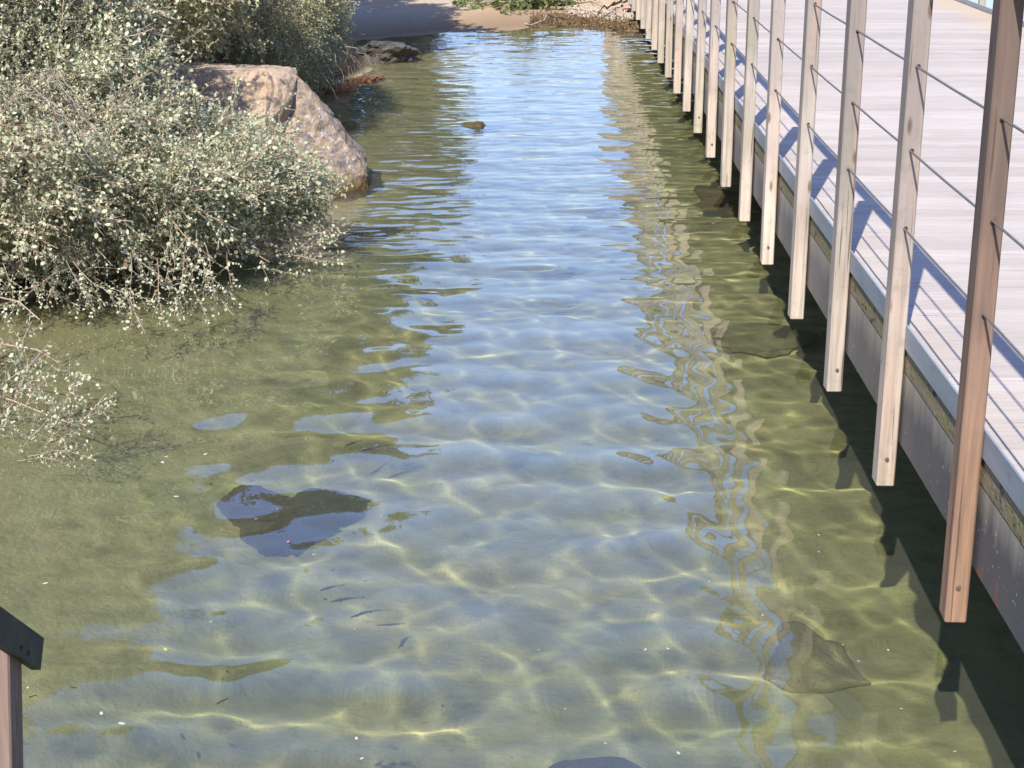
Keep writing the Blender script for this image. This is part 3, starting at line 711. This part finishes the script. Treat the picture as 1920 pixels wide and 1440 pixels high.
# bare dead stems caught in the big shrub, and in the undercut bank
def bare(name, lst, mat, label, cat):
    bm = bmesh.new()
    for a, b, sag, r0, s in lst: tube(bm, arc(a, b, sag, 8, .02, s), r0, r0*.45, 5)
    o = link(name, mesh_bm(name, bm, True), mat, cat); o['label'] = label; o.matrix_parent_inverse = Matrix.Translation(cat.location).inverted(); return o
r5 = np.random.RandomState(5); l = []
for i in range(34):
    a = np.array(at(40+r5.normal(0, 22), 140+r5.normal(0, 16), 1.45)); b = np.array(at(175+r5.normal(0, 45), 235+r5.normal(0, 40), 1.15)); l.append((a, b, .06+.05*r5.rand(), .0035, i))
bare('dead_twigs', l, M['twig_grey'], 'fan of bare grey dead twigs caught in the upper left of the big shrub', SH1)
l = []
for i in range(46):
    x0 = r5.uniform(500, 650); a = np.array(at(x0, r5.uniform(20, 90), .8+.2*r5.rand())); b = a+np.array([r5.uniform(.0, .45), r5.uniform(-.3, .1), -r5.uniform(.2, .6)]); b[2] = max(b[2], .05); l.append((a, b, .08, .004, 100+i))
bare('hanging_roots', l, M['twig_grey'], 'tangle of bare grey roots hanging over the dark undercut bank', SH3)
# debris on the far beach
ctr = at(945, 22); n = 110; r6 = np.random.RandomState(6)
Pd = np.array([ctr.x+.1, ctr.y+.25, .18])+r6.normal(0, 1, (n, 3))*np.array([.42, .42, .05]); Dd = np.stack([r6.normal(.6, .7, n), r6.normal(-.2, .6, n), r6.normal(.05, .12, n)], 1)
Pd[:, 2] = np.maximum(Pd[:, 2], .1)
LV, LF, SV, SF = scatter_twigs(Pd, Dd, .45+.4*r6.rand(n), T_TREE, 66)
br = tag(empty('cut_branches', (ctr.x, ctr.y, .05)), 'heap of fallen green leafy branches on the far beach', 'branches'); T = Matrix.Translation(br.location).inverted()
for nm, V, F, m in (('leaves', LV, LF, M['leaf_green']), ('twigs', SV, SF, M['twig_grey'])):
    o = link(nm, mesh_np(nm, V, F), m, br); o.matrix_parent_inverse = T
bm = bmesh.new()
for i in range(18):
    a = np.array([ctr.x+r6.normal(-.2, .4), ctr.y+r6.normal(.2, .4), .12+.1*r6.rand()]); b = a+np.array([r6.uniform(.3, 1.1), r6.uniform(-.6, .2), r6.uniform(-.04, .08)]); b[2] = max(b[2], .06)
    tube(bm, arc(a, b, .05, 6, .02, i), .014, .005, 6)
o = link('stems', mesh_bm('stems', bm), M['twig_grey'], br); o.matrix_parent_inverse = T
# brown weed wrack: small flakes spread along the far waterline
n = 8000; xw = r6.uniform(-.2, 1.75, n); yw = np.interp(xw, YE_X, YE_Y)+np.abs(r6.normal(0, .55, n))+.1+r6.normal(0, .12, n); zw = ground_h(xw, yw)+.008+.02*r6.rand(n)**2
R = rotmat(r6.normal(0, 1, (n, 3))+np.array([0, 0, .2]), r6.rand(n)*6); V = np.stack([xw, yw, zw], 1)[:, None]+np.einsum('nij,kj->nki', R, LQ*np.array([.7, .7, 1]))*(.02+.035*r6.rand(n))[:, None, None]
tag(link('seaweed_wrack', mesh_np('wrack', V.reshape(-1, 3), np.arange(n*6).reshape(-1, 6)), M['weed']), 'brown weed and leaf litter washed up along the far waterline', 'seaweed', kind='stuff')
n = 2600; xw = r6.uniform(.4, 1.9, n); yw = np.interp(xw, YE_X, YE_Y)+1.0+np.abs(r6.normal(.6, .6, n)); zw = ground_h(xw, yw)+.004
oct_ = np.array([(1, 0, 0), (-1, 0, 0), (0, 1, 0), (0, -1, 0), (0, 0, .7), (0, 0, -.7)]); of = np.array([(0, 2, 4), (2, 1, 4), (1, 3, 4), (3, 0, 4), (2, 0, 5), (1, 2, 5), (3, 1, 5), (0, 3, 5)])
R = rotmat(np.array([[0, 0, 1.]]).repeat(n, 0)+r6.normal(0, .2, (n, 3)), r6.rand(n)*6); V = np.stack([xw, yw, zw], 1)[:, None]+np.einsum('nij,kj->nki', R, oct_*np.array([1, .7, .7]))*(.012+.022*r6.rand(n)**2)[:, None, None]
M['pebble'] = m_leaf('pale_pebble', (.62, .55, .47), (.45, .36, .28), (.55, .5, .42), 0.)
tag(link('pebbles', mesh_np('pebbles', V.reshape(-1, 3), (of[None]+(np.arange(n)*6)[:, None, None]).reshape(-1, 3)), M['pebble']), 'pale pebbles and shell bits spread over the far beach', 'pebbles', kind='stuff')
for i, (a, b, lab) in enumerate((((1050, 2), (1150, 22), 'long pale driftwood stick lying across the far beach'), ((1165, 0), (1120, 28), 'short brown driftwood stick near the bridge on the far beach'), ((985, 45), (1060, 38), 'thin grey driftwood stick by the heap of green branches'))):
    A = np.array(at(*a, .25)); B = np.array(at(*b, .15)); bm = bmesh.new(); tube(bm, arc(A, B, .06, 8, .03, i), .022, .009, 6)
    tag(link('driftwood', mesh_bm('driftwood', bm, True), M['twig_grey' if i != 1 else 'bark']), lab, 'driftwood')

# ---------------------------------------------------------------- fish and floating bits
def fish_mesh():
    bm = bmesh.new(); L = 1.; rings = []
    prof = [(0, .012), (.06, .055), (.18, .085), (.34, .10), (.52, .085), (.70, .05), (.84, .022), (.90, .018)]
    for t, w in prof:
        bend = .05*math.sin(t*3.5)
        rings.append([bm.verts.new((t*L, bend+w*.62*math.cos(a), w*math.sin(a))) for a in [2*math.pi*k/10 for k in range(10)]])
    for a, b in zip(rings, rings[1:]):
        for k in range(10): bm.faces.new((a[k], a[(k+1) % 10], b[(k+1) % 10], b[k]))
    bm.faces.new(rings[0][::-1]); bm.faces.new(rings[-1])
    def fin(pts):
        for off in (.004,):
            v1 = [bm.verts.new((x, y+off, z)) for x, y, z in pts]; v2 = [bm.verts.new((x, y-off, z)) for x, y, z in pts]
            bm.faces.new(v1); bm.faces.new(v2[::-1])
            for k in range(len(pts)): bm.faces.new((v1[k], v2[k], v2[(k+1) % len(pts)], v1[(k+1) % len(pts)]))
    fin([(.88, 0, .0), (1.04, -.03, .11), (.99, -.02, 0), (1.04, -.03, -.11)])
    fin([(.34, .045, .09), (.5, .04, .15), (.62, .03, .06)]); fin([(.26, .06, -.02), (.38, .13, -.05), (.36, .06, -.04)]); fin([(.26, -.02, -.02), (.38, -.10, -.05), (.36, -.02, -.04)])
    return mesh_bm('fish', bm, True)
fm = fish_mesh(); fm.materials.append(M['fish'])
for px, py, L, rz, lab in ((640, 835, .19, 1.1, 'small dark fish swimming just under the surface, left of a close pair'), (672, 842, .20, .75, 'small dark fish, right of the close pair above the sunken rock'),
                           (590, 1098, .14, .5, 'small dark fish below the sunken flat topped rock, highest of three'), (612, 1118, .17, .3, 'slim dark fish, middle one of three below the sunken rock'),
                           (650, 1150, .12, .6, 'small dark fish, lowest of three below the sunken rock')):
    o = bpy.data.objects.new('fish', fm); COL.objects.link(o); p = at(px, py); o.location = (p.x, p.y+.12, -.20); o.scale = (L*.8, L*.8, L*.7); o.rotation_euler = (0, 0, rz)
    tag(o, lab, 'fish', 'fish in the left foreground'); o.cycles.is_caustics_receiver = True
def flake():
    V = np.array([(-.5, -.1, .03), (-.2, -.32, .0), (.25, -.28, .0), (.55, 0, .04), (.2, .3, .01), (-.3, .26, .0), (-.4, .1, -.01)])
    top = V+np.array([0, 0, .03]); bm = bmesh.new(); a = [bm.verts.new(v) for v in V]; b = [bm.verts.new(v) for v in top]
    bm.faces.new(a[::-1]); bm.faces.new(b)
    for k in range(7): bm.faces.new((a[k], a[(k+1) % 7], b[(k+1) % 7], b[k]))
    return mesh_bm('petal', bm)
fl = {}
for k in ('petal', 'petal_pink', 'leaf_yellow'):
    m_ = flake(); m_.materials.append(M[k]); fl[k] = m_
def floaty(px, py, size, key='petal', lab=None, cat='petal', grp='pale petals floating on the water', name='petal'):
    o = bpy.data.objects.new(name, fl[key]); COL.objects.link(o); p = at(px, py); z = float(water_h(np.array([p.x]), np.array([p.y]))[0])
    o.location = (p.x, p.y, z+.001); o.scale = (size*.8, size*.6, size*.5); o.rotation_euler.z = rr.uniform(0, 6.28)
    return tag(o, lab or 'tiny pale petal afloat on the open water', cat, grp)
PL = {(305, 868): 'larger pale petal afloat below the leafy sprigs, lower of a close pair', (312, 857): 'larger pale petal afloat below the leafy sprigs, upper of a close pair', (385, 853): 'pale oval petal afloat right of the close pair below the sprigs', (330, 930): 'pale petal afloat between the close pair and the sunken dark rock',
      (228, 1356): 'whitish petal afloat in the lower left, right of another', (190, 1338): 'whitish petal afloat in the lower left, nearer the corner post', (1210, 1219): 'left petal of two pale ones side by side in the right foreground', (1252, 1217): 'right petal of two pale ones side by side in the right foreground',
      (1272, 1410): 'pale petal afloat at the bottom edge right of centre', (668, 1381): 'white petal afloat near the bottom edge left of centre, upper of two', (678, 1421): 'white petal afloat near the bottom edge left of centre, lower of two', (85, 1094): 'pale petal afloat above the corner post by the left edge'}
for px, py, s in ((305, 868, .04), (385, 853, .035), (330, 930, .035), (312, 857, .03), (228, 1356, .035), (190, 1338, .03), (1210, 1219, .022), (1252, 1217, .022), (1272, 1410, .024), (668, 1381, .026),
                  (678, 1421, .022), (547, 1115, .013), (1665, 1222, .018), (1610, 1240, .015), (1135, 1392, .014), (962, 1100, .012), (1010, 1220, .012), (1330, 1090, .016), (1535, 1003, .018), (1535, 1037, .016),
                  (1470, 890, .014), (1505, 1150, .012), (665, 1180, .012), (700, 905, .012), (770, 975, .012), (715, 968, .014), (640, 990, .012), (520, 952, .016), (85, 1094, .032), (1180, 742, .02),
                  (1790, 1410, .014), (1690, 1330, .014), (1580, 1210, .012), (640, 800, .014), (720, 735, .012), (905, 1165, .010), (822, 1240, .010), (1395, 835, .012), (1060, 1330, .012), (60, 1192, .02), (52, 1290, .018), (395, 1167, .016)):
    floaty(px, py, s, lab=PL.get((px, py)), grp=None if (px, py) in PL else 'tiny pale petals floating on the water')
for px, py, s, lab in ((1430, 1153, .026, 'pinkish petal afloat among the mirrored posts in the right foreground'), (866, 1364, .016, 'small pink petal afloat in the centre foreground'), (480, 972, .02, 'pink petal afloat above the sunken dark rock'), (540, 1016, .026, 'pink and white petal at the near edge of the sunken dark rock')):
    floaty(px, py, s, 'petal_pink', lab, 'petal', None)
floaty(310, 1216, .034, 'leaf_yellow', 'yellow leaf afloat in the lower left foreground', 'leaf', None, 'leaf')
floaty(588, 1040, .022, 'leaf_yellow', 'small yellow leaf afloat just below the sunken dark rock', 'leaf', None, 'leaf')
for i, (px, py, a, lab) in enumerate(((418, 1317, .8, 'reddish brown stick afloat in the lower left foreground'), (62, 1308, .5, 'short dark stick afloat next to the corner post'), (138, 1294, -.4, 'tiny black stick afloat near the corner post'), (610, 1124, -.9, 'tiny dark stick afloat beside the three fish'))):
    p = at(px, py); bm = bmesh.new(); h = (.025, .014, .011, .01)[i]
    tube(bm, arc((-h, 0, 0), (h, .004, 0), .002, 5, .0006, i), .0022, .0014, 5); o = tag(link('stick', mesh_bm('stick', bm), M['stick']), lab, 'stick'); o.location = (p.x, p.y, float(water_h(np.array([p.x]), np.array([p.y]))[0])+.002); o.rotation_euler.z = a
